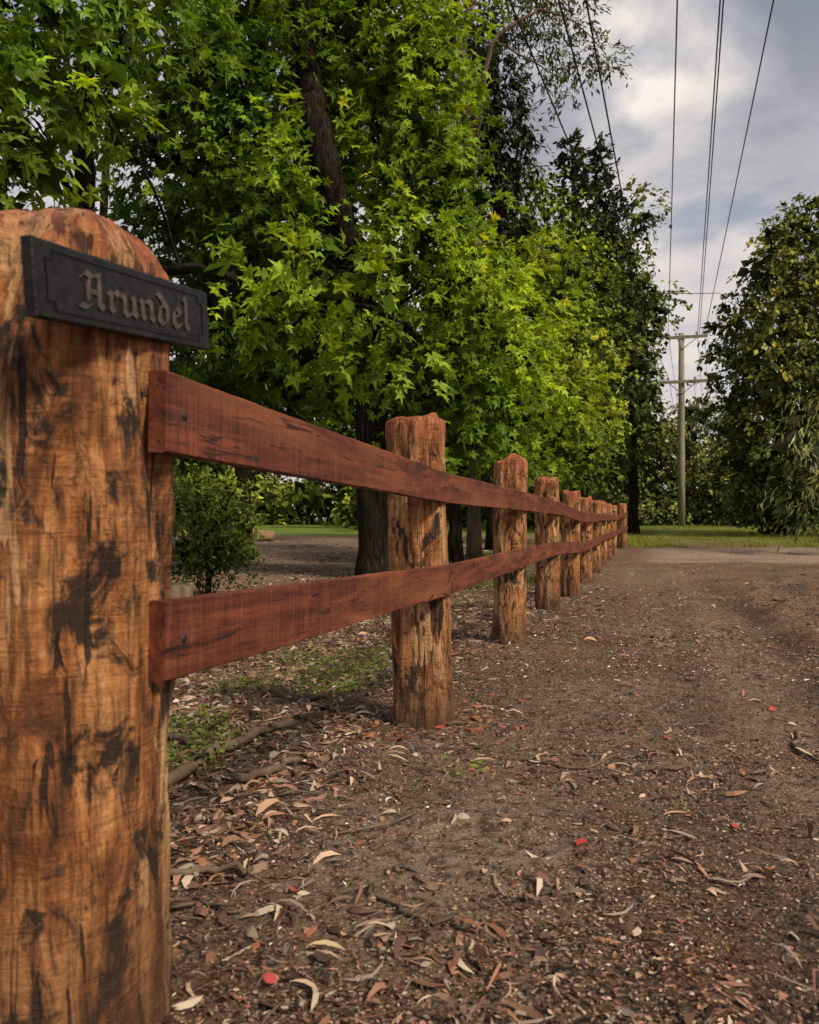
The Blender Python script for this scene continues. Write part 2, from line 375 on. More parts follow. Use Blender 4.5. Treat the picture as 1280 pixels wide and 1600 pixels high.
# ================================================================== FENCE
fence=empty('timber_fence')
H=1.05
posts=[(-.450,1.02,.130,0.0),( .05,2.79,.104,-.025),(.575,4.6,.099,0.01),(1.106,6.37,.098,-.01),(1.63,8.1,.097,0.01),(2.16,9.85,.096,0),(2.69,11.6,.094,0.01),(3.2,13.3,.094,-.01),(3.74,15.1,.094,0),(4.29,16.9,.094,0),(5.05,19,.115,0)]
ANG=math.atan2(-.265,.965)
OFF0=.136
def post(ix,cx,cy,r,lean):
    base=float(G(cx,cy));ns=96
    dome=ix==0;Hh=H+[-.030,0,.005,-.01,.01,0,-.01,.01,0,0,0][ix]
    zs=[-.15,0]+list(np.linspace(.03,Hh-.11,70))
    if dome: prof=[(Hh-.068,1.0),(Hh-.056,.990),(Hh-.046,.965),(Hh-.034,.91),(Hh-.022,.83),(Hh-.012,.73),(Hh-.004,.60),(Hh,.40),(Hh+.001,.2)]
    else: prof=[(Hh-.06,1.0),(Hh-.024,.985),(Hh-.011,.955),(Hh-.004,.90),(Hh,.82),(Hh+.002,.5),(Hh+.001,.2)]
    allr=[(z,1.0) for z in zs]+prof
    v=[];f=[]
    flat=(OFF0-.012 if ix==0 else r*.90)
    for z,s in allr:
        for k in range(ns):
            a=2*math.pi*k/ns;al=a-ANG
            sq=1/((abs(math.cos(al))**4+abs(math.sin(al))**4)**.25)
            rr=r*(1+.22*(sq-1))
            rr*=(1+.13*(float(vn(math.cos(a)*1.3+ix*9+20,math.sin(a)*1.3+z*1.3+ix*5+20))-.5)
                  +.09*(float(vn(a*3.0+ix*3,z*6+ix*11))-.5)+.055*(float(vn(a*9.5+ix*3,z*16+ix*11))-.5)+.04*(float(vn(a*22+ix*3,z*5+ix*11))-.5))
            sc=float(vn(math.cos(a)*2+ix*3+7,z*4.2+math.sin(a)*2+ix))
            if sc>.64: rr-=r*.20*(sc-.64)/.36
            rr+=.015*max(0,1-z/.3)*r/.1*.5
            for cn in (ix*1.7+.4,ix*2.3+2.2,ix*.9+4.1):
                dc=(a-cn-.12*math.sin(z*5+ix)+math.pi)%(2*math.pi)-math.pi
                if abs(dc)<.035: rr-=r*.09
            da=(a-ANG+math.pi)%(2*math.pi)-math.pi
            if abs(da)<1.0: rr=min(rr,flat/math.cos(da)+.002*float(vn(z*20,a*8)))
            rr*=s*(1+(.10*(float(vn(a*1.6+ix,3.3))-.5) if s<1 else 0))
            zz=z+(.024 if dome else .045)*(float(vn(math.cos(a)*1.6*s+ix*4+9,math.sin(a)*1.6*s+ix+9))-.5)*(1 if z>Hh-.2 else 0)
            v.append((rr*math.cos(a)+lean*z,rr*math.sin(a),zz))
    n=len(allr)
    for i in range(n-1):
        for k in range(ns): f.append((i*ns+k,i*ns+(k+1)%ns,(i+1)*ns+(k+1)%ns,(i+1)*ns+k))
    f.append(tuple((n-1)*ns+k for k in range(ns)))
    me=bpy.data.meshes.new('post');me.from_pydata(v,[],f);me.materials.append(M_log)
    me.polygons.foreach_set('use_smooth',[True]*len(f))
    o=bpy.data.objects.new('post_%d'%(ix+1),me);o.location=(cx,cy,base);link(o,fence);return base
bases=[post(i,*p) for i,p in enumerate(posts)]
nrm=Vector((.965,-.262,0)).normalized()
mbolt=MB()
def rail(name,a,b,hh=.102,th=.024):
    a=Vector(a);b=Vector(b);L=(b-a).length;n=60;v=[];f=[]
    prof=[(-.5,-.5+.02),(-.5+.09,-.5),(.5-.10,-.5),(.5,-.5+.02),(.5,.5-.02),(.5-.10,.5),(-.5+.09,.5),(-.5,.5-.02)]
    for i in range(n+1):
        x=L*i/n
        for kk,(p,q_) in enumerate(prof):
            wz=.0025*(float(vn(x*3+a.y*7,a.z*11+kk//4*3))-.5)+.0016*(float(vn(x*27+a.y*7,a.z*11+kk))-.5)
            v.append((x,p*th+wz*.3,q_*hh+wz))
    m_=len(prof)
    for i in range(n):
        for k in range(m_): f.append((i*m_+k,(i+1)*m_+k,(i+1)*m_+(k+1)%m_,i*m_+(k+1)%m_))
    f.append(tuple(range(m_)));f.append(tuple(n*m_+k for k in range(m_))[::-1])
    me=bpy.data.meshes.new(name);me.from_pydata(v,[],f);me.materials.append(M_rail)
    o=bpy.data.objects.new(name,me);link(o,fence)
    d=(b-a).normalized();side=Vector((-d.y,d.x,0)).normalized();up=d.cross(side)
    o.matrix_world=Matrix(((d.x,side.x,up.x,a.x),(d.y,side.y,up.y,a.y),(d.z,side.z,up.z,a.z),(0,0,0,1)))
    for e,s in ((a,1),(b,-1)):
        c=e+d*(.045*s);mbolt.tube([c-side*.010,c-side*(th/2+.0015)],[.006,.006],12)
RT=[.786,.805]+[.80]*9;RB=[.498]+[.49]*10
def rp(i,h):
    cx,cy,r,l=posts[i];off=(OFF0 if i==0 else r*.9+.004)
    return Vector((cx,cy,0))+nrm*off+Vector((l*h,0,bases[i]+h))
for i in range(len(posts)-1):
    for nm,hs in (('top_rail_%d',RT),('bottom_rail_%d',RB)):
        a=rp(i,hs[i]);b=rp(i+1,hs[i+1]);d=(b-a).normalized()
        rail(nm%(i+1),a+d*(.014 if i==0 else .002),b-d*.002)
mbolt.obj('bolts',M_bolt,fence)
# ================================================================== PLAQUE
sign=empty('house_name_sign')
LB=Vector((-.369,.79,.902));RB_=Vector((-.280,1.12,.9385));LT=Vector((-.369,.79,.981))
U=(RB_-LB);LU=U.length;u=U.normalized();HV=.0780;nn=u.cross(Vector((0,0,1))).normalized();vv=nn.cross(u).normalized()
if nn.x<0: nn=-nn
if vv.z<0: vv=-vv
def PW(a,b,c): return LB+u*a+vv*b+nn*c
def slab(name,a0,a1,b0,b1,c0,c1,m,bev=.0015):
    A=[(a0,b0),(a1,b0),(a1,b1),(a0,b1)]
    me=bpy.data.meshes.new(name)
    v=[PW(a,b,c0) for a,b in A]+[PW(a,b,c1-bev) for a,b in A]
    ca,cb=(a0+a1)/2,(b0+b1)/2
    v+=[PW(a+(bev if a<ca else -bev),b+(bev if b<cb else -bev),c1) for a,b in A]
    f=[(3,2,1,0),(8,9,10,11)]
    for k in range(4): f+=[(k,(k+1)%4,4+(k+1)%4,4+k),(4+k,4+(k+1)%4,8+(k+1)%4,8+k)]
    me.from_pydata([tuple(x) for x in v],[],f);me.materials.append(m);link(bpy.data.objects.new(name,me),sign)
slab('plate',0,LU,0,HV,-.013,0,M_black,.0012)
mb=MB();zc=[0]
def bar(p,q_,w,c0,c1):
    zc[0]+=1e-5
    p=np.array(p);q_=np.array(q_);d=(q_-p)/np.linalg.norm(q_-p);s=np.array([-d[1],d[0]])*w
    P4=[p-d*w-s,q_+d*w-s,q_+d*w+s,p-d*w+s];b=len(mb.v)
    for c in (c0,c1+zc[0]):
        for x in P4: mb.v.append(PW(x[0],x[1],c))
    mb.f+=[(b,b+1,b+2,b+3),(b+7,b+6,b+5,b+4)]+[(b+k,b+4+k,b+4+(k+1)%4,b+(k+1)%4) for k in range(4)]
i0,i1=.018,.009;n_=.011
x0,x1,y0,y1=i0,LU-i0,i1,HV-i1
bp=[(x0+n_,y0),(x1-n_,y0),(x1-n_,y0+n_*.8),(x1,y0+n_*.8),(x1,y1-n_*.8),(x1-n_,y1-n_*.8),(x1-n_,y1),(x0+n_,y1),(x0+n_,y1-n_*.8),(x0,y1-n_*.8),(x0,y0+n_*.8),(x0+n_,y0+n_*.8)]
for k in range(len(bp)): bar(bp[k],bp[(k+1)%len(bp)],.0007,-.001,.0012)
mb.obj('border',M_border,sign,False)
GL={'A':([[(-.05,1.18),(.12,1.42),(.38,1.30),(.72,1.42)],[(.30,1.22),(.22,.75),(.24,.35),(.02,.08)],[(.72,1.42),(.70,.25),(.86,.08)],[(.24,.70),(.70,.70)],[(-.12,.10),(.10,.02),(.3,.12)]],1.08),
 'r':([[(-.08,.88),(.03,.78),(.03,.22),(.15,.08)],[(.06,.72),(.26,.95),(.40,.80)]],.52),
 'u':([[(-.08,.88),(.03,.78),(.03,.22),(.15,.06),(.45,.22)],[(.40,.90),(.50,.78),(.50,.22),(.62,.08)]],.78),
 'n':([[(-.08,.88),(.03,.78),(.03,.22),(.14,.08)],[(.06,.72),(.32,.95),(.50,.78),(.50,.22),(.62,.08)]],.78),
 'd':([[(.30,.92),(.03,.74),(.03,.24),(.20,.05),(.48,.22)],[(-.02,1.42),(.22,1.2),(.50,.80),(.50,.22),(.30,.06)]],.72),
 'e':([[(.03,.76),(.03,.24),(.20,.05),(.46,.22)],[(.03,.76),(.26,.95),(.44,.72),(.06,.48)]],.62),
 'l':([[(-.08,1.50),(.03,1.38),(.03,.22),(.17,.06)]],.3)}
mb=MB();word='Arundel';tw=sum(GL[c][1] for c in word)+.12*(len(word)-1);sx_=(LU*.64)/tw;sy_=.0270
cur=LU*.21;bx=HV*.24;nb=np.array([.085*sx_,.105*sy_])
for ch in word:
    st,adv=GL[ch]
    for line in st:
        for p,q_ in zip(line[:-1],line[1:]):
            zc[0]+=8e-6
            p=np.array([cur+p[0]*sx_,bx+p[1]*sy_]);q2=np.array([cur+q_[0]*sx_,bx+q_[1]*sy_])
            th=np.array([.02*sx_,-.02*sy_])
            pts=[p-nb,p+nb,q2+nb,q2-nb];cr=(pts[1]-pts[0])[0]*(pts[2]-pts[1])[1]-(pts[1]-pts[0])[1]*(pts[2]-pts[1])[0]
            if abs(cr)<1e-7: pts=[p-nb+th,p+nb+th,q2+nb-th,q2-nb-th]
            if cr<0: pts=pts[::-1]
            b=len(mb.v)
            for c in (-.001,.0016+zc[0]):
                for x in pts: mb.v.append(PW(x[0],x[1],c))
            mb.f+=[(b,b+1,b+2,b+3),(b+7,b+6,b+5,b+4)]+[(b+k,b+4+k,b+4+(k+1)%4,b+(k+1)%4) for k in range(4)]
    cur+=(adv+.12)*sx_
mb.obj('lettering',M_letter,sign,False)
# ================================================================== TREES
Gn=(.155,.265,.020);BR=(1.5,1.35,1.1);DK=(.34,.43,.48);MD=(.9,.95,.9);D2=(.60,.68,.72)  # clump tints: leaf tone plus painted light and shade
def tree(name,trunks,radii,clumps,leaf,k,base,tmpl,bark=None,lim=.05,every=1,**kw):
    e=empty(name);mb=MB();allp=[]
    for tp,rd in zip(trunks,radii):
        q=smooth_path([S(*p) for p in tp],6,.012)
        if tp[0][1]>700: q[0][2]=float(G(q[0][0],q[0][1]))-.1
        r=list(np.linspace(rd[0],rd[1],len(q)));r[0]*=1.35;r[1]*=1.12
        mb.tube(q,r,18,True,.10);allp+=q
    limbs(mb,allp,clumps,lim,every);mb.obj('trunk_and_limbs',bark or M_bark,e)
    foliage('crown',clumps,leaf,k,base,tmpl,e,**kw);return e
tree('sweetgum_tree',
 [[(588,892,11.2),(585,770,11.2),(580,620,11.2),(562,480,11.0),(530,350,10.1),(500,220,9.8),(480,100,10.0),(465,-120,10.3)],
  [(575,560,11.2),(640,380,11.5),(700,150,12),(720,-100,12)],
  [(500,220,9.8),(420,120,10.0),(330,20,9.8)],
  [(300,260,10),(235,215,9.2),(205,190,8.8),(160,175,8.4)]],
 [(.25,.15),(.11,.04),(.10,.04),(.06,.04)],
 [(590,40,10.5,90,90,BR),(650,70,11,85,100,BR),(625,190,10.6,75,90,BR),(655,270,11,75,80,BR),(690,190,11.4,45,90,MD),
  (410,60,10,90,100,MD),(375,190,9.8,80,100,MD),(300,90,9.4,100,100,DK),(250,230,10.8,80,90,DK),(420,330,9.8,60,80,MD),(330,330,10.3,80,80,DK),
  (580,-120,10.5,160,120,MD),(380,-120,10,160,120,MD),(435,260,9.5,34,95,BR),(340,250,9.4,60,60,MD),
  (500,400,12.5,100,80,DK),(645,380,10.4,75,80,BR),(700,340,11,60,80,MD),(520,180,12.5,100,150,DK),
  (700,440,10.5,80,70,BR),(650,520,11.4,90,70,DK),(740,520,11,85,70,BR),(700,610,11,100,70,MD),(790,600,12,80,60,BR),(670,680,11.3,50,36,MD),(750,680,11.6,80,40,MD),
  (300,480,11.8,90,80,DK),(420,600,11.8,100,70,DK),(350,400,11.6,90,60,DK),(480,520,12.2,100,90,DK)],
 .155,4.2,Gn,STAR,tw=.5,droop=.6,isz=1.6)
tree('sweetgum_tree',
 [[(70,905,7.2),(80,700,7.1),(110,500,7.0),(130,300,6.8),(130,120,6.6),(200,-120,6.5)],
  [(110,480,7.0),(260,420,6.8),(400,440,6.5),(540,470,6.3),(640,510,6.2)]],
 [(.13,.06),(.06,.012)],
 [(420,420,6.3,70,30,BR),(520,420,6.2,75,36,BR),(600,470,6.2,60,34,BR),(470,490,6.5,90,38,BR),(560,540,6.4,80,36,BR),(640,530,6.4,42,30,BR),
  (370,480,6.6,50,50,BR),(380,570,6.9,70,40,DK),(480,590,6.9,80,36,MD),(300,540,7.2,60,60,DK),
  (60,60,5.6,110,80,MD),(20,170,5.4,80,60,BR),(110,140,5.7,65,45,BR),(190,40,6.3,80,70,MD),(20,225,5.2,45,40,BR),(-80,100,5.5,120,120,MD),(5,290,5.5,45,20,MD),
  (60,-90,5.6,180,90,MD),(250,-80,6.3,120,80,MD)],
 .14,3.8,Gn,STAR,lim=.02,tw=.38,droop=.6,inner=.8,isz=1.5)
tree('broadleaf_tree',
 [[(380,850,16),(375,600,16),(350,300,16),(330,-50,16)],[(150,860,17),(155,500,17),(170,100,17)],[(350,300,16),(240,120,16)]],
 [(.18,.08),(.14,.06),(.07,.03)],
 [(240,60,16,110,90,DK),(100,50,17,100,70,DK),(-40,60,17,110,100,DK),(370,60,17,100,100,DK),(480,80,17,90,100,DK),(330,200,17,90,80,DK),(450,250,17,80,90,DK),
  (260,340,17,70,60,DK),(380,400,17,90,80,DK),(600,60,17,90,90,DK),(640,240,17,90,100,DK),(600,400,17,90,80,DK),(-20,330,17,50,60,DK),(-60,250,17,80,110,DK),(500,560,17,100,70,DK),(620,620,18,80,60,MD),(300,600,18,80,60,DK),(420,680,19,90,40,MD),(300,690,18,70,40,D2),(540,700,19,60,30,MD)],
 .20,2.4,(.095,.145,.020),DIA,tw=.5,per=10,m=M_solid,lim=.03)
tree('maple_tree',
 [[(712,850,14.3),(712,760,14.3),(730,620,14.4),(760,470,14.5),(790,360,14.5)]],
 [(.12,.05)],
 [(790,410,14.5,70,50,BR),(760,480,14,80,60,BR),(830,480,14.5,70,60,MD),(850,560,14.5,80,55,BR),(780,560,13.6,80,60,MD),(890,620,15,60,50,BR),
  (820,640,14,90,50,BR),(740,640,13.8,70,50,MD),(895,680,15.3,46,42,MD),(800,705,14,80,35,MD),(860,410,15.5,42,40,MD),(860,700,14.8,60,40,DK)],
 .155,4.2,(.200,.300,.026),STAR,tw=.5,droop=.35,isz=1.6)
tree('maple_tree',
 [[(925,842,21),(920,740,21),(905,600,21),(890,440,21.5),(880,330,22)]],[(.16,.05)],
 [(870,345,22,45,44,MD),(905,410,22,45,50,MD),(870,430,21.5,60,60,BR),(928,480,22,42,50,MD),(900,540,21,60,50,BR),(930,580,22,36,46,MD),(915,650,21,46,42,BR),(936,675,22,30,40,MD),(820,350,21,50,50,D2),(890,700,21,66,42,D2),(835,290,22,36,40,MD)],
 .17,4.0,(.150,.215,.034),DIA,tw=.5,per=10,m=M_solid,ib=.6)
tree('broadleaf_tree',
 [[(990,838,29),(990,700,29),(990,500,29)]],[(.2,.08)],
 [(1000,440,29,30,34,MD),(1003,500,29,30,45,MD),(980,560,28,42,60,MD),(1000,590,29,30,50,D2),(980,650,28,45,50,D2),(960,520,30,40,80,D2),(980,470,30,36,50,MD),(960,720,29,50,60,D2),(1020,470,29,16,20,MD)],
 .22,3.4,(.105,.140,.042),DIA,tw=.4,per=10,m=M_solid,ib=.8)
tree('cypress_tree',[[(900,830,34),(900,600,34),(896,225,34)]],[(.3,.05)],
 [(893,230,34,17,22,MD),(895,265,34,23,28,MD),(898,310,34,28,40,MD),(900,370,34,34,50,MD),(905,440,34,40,60,MD),(905,520,34,45,70,MD)],.22,6.0,(.060,.072,.040),DIA,tw=.26,droop=-.3,m=M_solid,ib=1.0,inner=3)
tree('cypress_tree',[[(938,830,36),(936,600,36),(932,235,36)]],[(.3,.05)],
 [(933,238,36,19,24,MD),(936,278,36,24,32,MD),(940,330,36,27,46,MD),(945,400,36,32,60,MD),(950,480,36,32,60,MD)],.22,6.0,(.060,.072,.040),DIA,tw=.26,droop=-.3,m=M_solid,ib=1.0,inner=3)
tree('casuarina_tree',[[(775,850,19),(775,600,19),(778,300,19),(772,20,19)]],[(.22,.06)],
 [(770,80,19,48,60,MD),(785,160,19,48,60,MD),(760,240,19,50,70,MD),(790,260,19,46,60,MD),(745,150,19,45,60,MD),(775,340,19,60,60,D2),(730,60,19,40,60,MD),(800,210,19,34,40,MD)],
 .20,5.5,(.060,.074,.040),T_dia(.3),tw=.5,droop=.5,m=M_solid,ib=.8,inner=2)
tree('eucalyptus_tree',
 [[(742,850,16),(742,600,16),(738,300,16),(722,120,15),(745,-60,15)],[(738,300,16),(752,150,14.8),(775,60,14.5),(840,10,14.5)],[(745,260,16),(735,130,14.5),(700,0,14.5)],[(775,60,14.5),(830,90,14.7),(880,120,15)],[(840,10,14.5),(900,30,14.8),(950,85,15)]],
 [(.13,.07),(.07,.025),(.07,.04),(.022,.008),(.02,.006)],
 [(850,45,15,40,22,MD),(890,22,15,46,18,MD),(905,95,15,26,22,MD),(952,92,15,24,18,MD),(870,75,15,32,22,MD),(848,124,15,28,14,MD),(880,142,15,22,12,MD),(800,10,15,50,35,MD),(720,30,15,60,50,DK),(840,-50,15,90,40,MD),(925,70,15,20,14,MD)],
 .12,6.0,(.080,.108,.032),T_dia(.34),bark=M_barkp,lim=.010,tw=.28,droop=.3,inner=0)
tree('camphor_tree',
 [[(1235,838,27),(1235,760,27),(1225,600,27),(1230,420,27)],[(1230,700,27),(1180,560,27)]],[(.3,.12),(.14,.05)],
 [(1250,370,27,50,50,MD),(1222,392,26,32,38,BR),(1195,440,26.5,38,36,MD),(1270,440,26,70,60,MD),(1165,490,27,36,30,BR),(1138,512,27,30,20,MD),(1124,545,27,22,16,MD),(1220,500,25.5,60,50,BR),
  (1155,570,26,32,30,MD),(1190,600,26,60,60,D2),(1260,560,25,70,60,MD),(1320,420,27,80,100,MD),(1350,560,27,90,100,MD),(1150,640,27,34,40,MD),(1210,700,26,60,70,D2),(1270,680,25,70,70,D2),(1300,780,25,60,60,D2),(1220,780,27,50,50,D2),(1285,330,27,40,40,MD),(1175,620,25.5,30,26,BR),(1195,545,25,30,24,BR),(1165,720,27,35,50,MD),(1185,790,27,36,40,D2),
  (1208,358,26.5,18,16,BR),(1180,412,26.5,18,14,BR),(1150,470,27,18,14,BR),(1240,335,27,20,20,MD),(1250,460,24.5,34,26,BR),(1225,580,24.5,34,24,BR),(1165,665,25.5,26,18,BR)],
 .20,4.2,(.125,.150,.044),DIA,lim=.04,tw=.42,per=10,m=M_solid,inner=2.0,ib=.75)
tree('wattle_shrub',
 [[(1300,850,17),(1300,780,17),(1290,700,17)]],[(.05,.03)],
 [(1270,690,17,45,36,(1.8,1.7,2.2)),(1240,740,17,32,32,(1.6,1.5,1.9)),(1300,760,17,60,50,MD),(1250,650,17.3,30,22,(1.8,1.7,2.2)),(1290,620,17,45,40,BR),(1340,700,17,60,90,MD)],
 .22,3.8,(.21,.25,.11),T_dia(.14),lim=.012,tw=.65,droop=.8,per=18,inner=1.0)
tree('garden_shrub',[[(325,915,8.3),(325,860,8.3),(325,820,8.3)],[(325,915,8.3),(350,840,8.2)]],[(.02,.01),(.02,.01)],
 [(320,860,8.3,50,50,MD),(350,820,8.3,42,44,MD),(295,800,8.3,40,44,MD),(330,780,8.3,42,32,BR),(348,880,8.3,40,34,D2),(290,880,8.3,40,40,D2),(365,850,8.4,26,30,BR)],
 .055,4.0,(.110,.165,.035),DIA,lim=.01,tw=.20,droop=-.6,per=8,inner=1.6,ib=.6)
cl=[]
for px,top,d in [(925,700,40),(950,680,42),(985,690,43),(1015,665,45),(1040,690,46),(1075,672,50),(1100,695,46),(1130,680,44),(1160,690,41),(1190,700,40),(1230,700,41),(1290,690,41),(1360,680,41)]:
    for s in np.linspace(0,1,5):
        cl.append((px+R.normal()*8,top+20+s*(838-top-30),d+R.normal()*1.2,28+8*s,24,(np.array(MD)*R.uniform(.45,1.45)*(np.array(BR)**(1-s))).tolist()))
for px in range(980,1300,28): cl.append((px+R.normal()*6,800+R.normal()*8,41.5+R.normal()*.6,20,26,(np.array(MD)*R.uniform(.5,1.4)).tolist()))
eh=empty('hedgerow');foliage('foliage',cl,.24,3.8,(.115,.138,.050),DIA,eh,per=10,tw=.6,m=M_solid,inner=2.4,ib=.8)
cl=[]
def col_of(px,top,d,w,tint,kk=1):
    hh=(838-top);n=max(3,int(hh/(w*1.0)))
    for s in np.linspace(0,1,n):
        cl.append((px+R.normal()*w*.4,top+w*.6+s*(hh-w*.8),d+R.normal()*1.5,w*R.uniform(.8,1.2),w*R.uniform(.7,1.1),(np.array(tint)*R.uniform(.5,1.3)).tolist(),kk))
for px in range(-700,1000,58):
    top=400+R.normal()*60
    if px<-50: top=280+R.normal()*60
    col_of(px,top,58+R.normal()*3,46,(.9,.95,.9))
for px in range(-600,900,40): col_of(px,700+R.normal()*28,46+R.normal()*3,30,np.array((1.9,1.8,1.5))*R.uniform(.5,1.2),1.7)  # understory lightened, yellowish haze painted into the leaf tint
for px in range(-600,340,70): col_of(px,660+R.normal()*40,31+R.normal()*2,34,(1,1.1,.9),1.4)
for px in range(600,960,60): col_of(px,640+R.normal()*40,36+R.normal()*2,34,(.9,1,.9),1.3)
for px,py,d in ((640,800,24),(670,815,22),(560,790,36),(600,780,36),(480,770,38)): cl.append((px,py,d,22,20,(1.1,1.2,.9),1.5))
for px in range(1240,2000,80): col_of(px,480+R.normal()*60,46,50,MD)
for px in range(990,1190,30): col_of(px,628+R.normal()*10,85,24,(2.2,2.1,3.6))  # far row tinted pale and bluish, distance haze put into its colour
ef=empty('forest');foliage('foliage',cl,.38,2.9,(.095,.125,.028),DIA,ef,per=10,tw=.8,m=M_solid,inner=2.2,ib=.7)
mb=MB()
for k in range(34):
    px=R.uniform(-600,980);d=R.uniform(30,50)
    if px>340 and d<40: continue
    b=S(px,830,d);b[2]=float(G(b[0],b[1]))-.1;ln=R.uniform(6,14);tl=R.normal()*.8
    q=smooth_path([b,b+[tl*.3,0,ln*.5],b+[tl,0,ln]],4,.04);r=R.uniform(.05,.12)
    mb.tube(q,list(np.linspace(r,r*.4,len(q))),7,False)
mb.obj('trunks',M_bark,ef)
# ================================================================== UTILITY POLE + WIRES
up_=empty('utility_pole');mb=MB()
PD=39;pb=S(1065,822,PD);pz=float(G(pb[0],pb[1]))
ptop=S(1065,520,PD)[2]
mb.tube([(pb[0],PD,pz-.3),(pb[0],PD,pz+3),(pb[0]+.02,PD,pz+6),(pb[0]+.02,PD,ptop)],[.18,.17,.15,.13],14)
mb.obj('pole',M_pole,up_)
mb=MB();mi=MB()
ca=Vector((1,-.30,0)).normalized()
for py,l,r in ((527,-22,38),(597,-40,41)):
    z=S(0,py,PD)[2];c0=Vector((pb[0]+(l+r)/2*PD/F,PD-.18,z));hl=(r-l)/2*PD/F
    mb.box(c0,ca*hl,Vector((.3,1,0)).normalized()*.05,(0,0,.07))
    for s in (-.95,-.55,.45,.95):
        p=c0+ca*hl*s;mi.tube([p+Vector((0,0,.06)),p+Vector((0,0,.12)),p+Vector((0,0,.14)),p+Vector((0,0,.2)),p+Vector((0,0,.24))],[.02,.02,.06,.05,.02],8)
    for sg in (1,-1): mb.tube([c0+ca*hl*.5*sg-Vector((0,0,.05)),Vector((pb[0],PD-.15,z-.6))],[.02,.02],6)
mb.obj('crossarms',M_pole,up_,False);mi.obj('insulators',M_ins,up_)
mw=MB()
def wire(ax,ay,bx,by,hz,sag=.35,r=.014):
    A=S(ax,ay,PD);d=(hz)/( (HY-by)/F);B=np.array([(bx-640)/F*d,d,HC+hz])
    E=A+(B-A)*((PD+22)/(PD-d));E[2]=A[2];pts=[]
    for s in np.linspace(0,1,40):
        p=A+(E-A)*s;p[2]=A[2]-sag*4*s*(1-s);pts.append(p)
    mw.tube(pts,[r]*40,5,False)
for ax,bx in ((1045,1060),(1091,1126),(1094,1131),(1102,1205)): wire(ax,521,bx,0,9.08)
for ax,bx,by in ((1027,925,0),(1034,888,10),(1046,818,10)): wire(ax,591,bx,by,6.9,.3)
for ax,ay in ((1045,521),(1091,521),(1102,521),(1027,591),(1046,591),(1085,591),(1104,591)):
    A=S(ax,ay,PD);B=A+np.array([18.5+(ax-1065)*.02,50,-.5]);pts=[]
    for s in np.linspace(0,1,20): p=A+(B-A)*s;p[2]-=1.4*s*(1-s)*2;pts.append(p)
    mw.tube(pts,[.012]*20,5,False)
mw.tube([S(1000,457,22),S(1065,458,22),S(1127,457,22)],[.010]*3,5,False)
mw.obj('wires',M_wire,up_)
# ================================================================== LITTER
def ground_pts(n,y0,y1,xl,xr,pw=1.5):
    y=y0+(y1-y0)*R.random(n)**pw;x=R.uniform(xl,xr,n)*(y*.62+.5);return x,y
PAL=np.array([(.42,.27,.18),(.49,.33,.23),(.24,.13,.08),(.11,.06,.037),(.54,.44,.33),(.36,.18,.12),(.30,.24,.19),(.07,.04,.028),(.30,.14,.08),(.15,.09,.06)])
def litter(name,n,y0,y1,smin,smax,tmpl,pw,dens,pal=PAL,curl=.25,xl=-1.3,xr=1.15,br=1):
    x,y=ground_pts(n,y0,y1,xl,xr,pw);t_=x-fence_x(y)
    d=dens(x,y,t_);ok=R.random(n)<d;x,y=x[ok],y[ok];n=len(x)
    s=smin+(smax-smin)*R.random(n)**1.6;a=R.uniform(0,2*math.pi,n)
    z=G(x,y)+.003+s*.06*R.random(n)
    td=np.stack([np.cos(a),np.sin(a),R.normal(0,.18,n)],-1)
    nd=R.normal(size=(n,3))*.5;nd[:,2]+=1
    c=pal[R.integers(0,len(pal),n)]*R.uniform(.45,1.2,(n,1))*br
    return leaves(name,np.stack([x,y,z],-1),td,nd,s,np.clip(c,0,.8),tmpl,M_dry,lit,R.normal(0,curl*.5,n))
lit=empty('leaf_litter')
def dA(x,y,t):
    n=fbm(x*1.6+3,y*1.6,3);left=sm(.0,.3,-t)*(1-sm(4,8,-t))
    return np.clip(.10+.95*left*sm(.25,.5,n)+.55*sm(.52,.66,n)*(1-sm(1.5,3,t)*.4)+.45*np.exp(-(t/.3)**2)+.30*(1-sm(.9,1.6,y)),0,1)*(1-.9*sm(12,14,y))
dL=lambda x,y,t:sm(-.05,.25,-t)*(1-sm(3,4,-t))*sm(.2,.45,fbm(x*2.6+3,y*2.6,3))
litter('long_leaves',13000,.8,9,.022,.072,T_lance(.085),1.5,dA,curl=.35)
litter('bank_leaves',65000,1.5,11,.025,.070,T_lance(.12),1.2,dL)
litter('drive_leaves',16000,8,24,.05,.12,T_lance(.14),1.0,lambda x,y,t:sm(.3,1.5,-t)*sm(.42,.6,fbm(x*.9,y*.9,3)),xl=-.9,xr=.3)
litter('far_leaves',20000,4.5,20,.04,.10,T_lance(.10),1.2,dA)
litter('broad_leaves',8000,.8,9,.010,.032,T_broad(),1.4,dA)
litter('bark_slivers',14000,.8,8,.02,.09,T_lance(.03),1.4,dA)
CH=T_dia(.45)
dF=lambda x,y,t:np.clip(.25+.75*sm(.4,.6,fbm(x*3,y*3,3)),0,1)*(1-.4*sm(1.8,2.4,t))
litter('fragments',150000,.6,7,.003,.014,CH,1.5,dF,curl=.1,br=1.2)
litter('dark_fragments',70000,.6,8,.004,.018,CH,1.5,dF,curl=.1,br=.22)
litter('far_fragments',90000,3.5,16,.008,.026,CH,1.2,dF,curl=.1,br=1.15)
RP=np.array([(.42,.045,.04),(.46,.08,.07),(.36,.07,.05)])
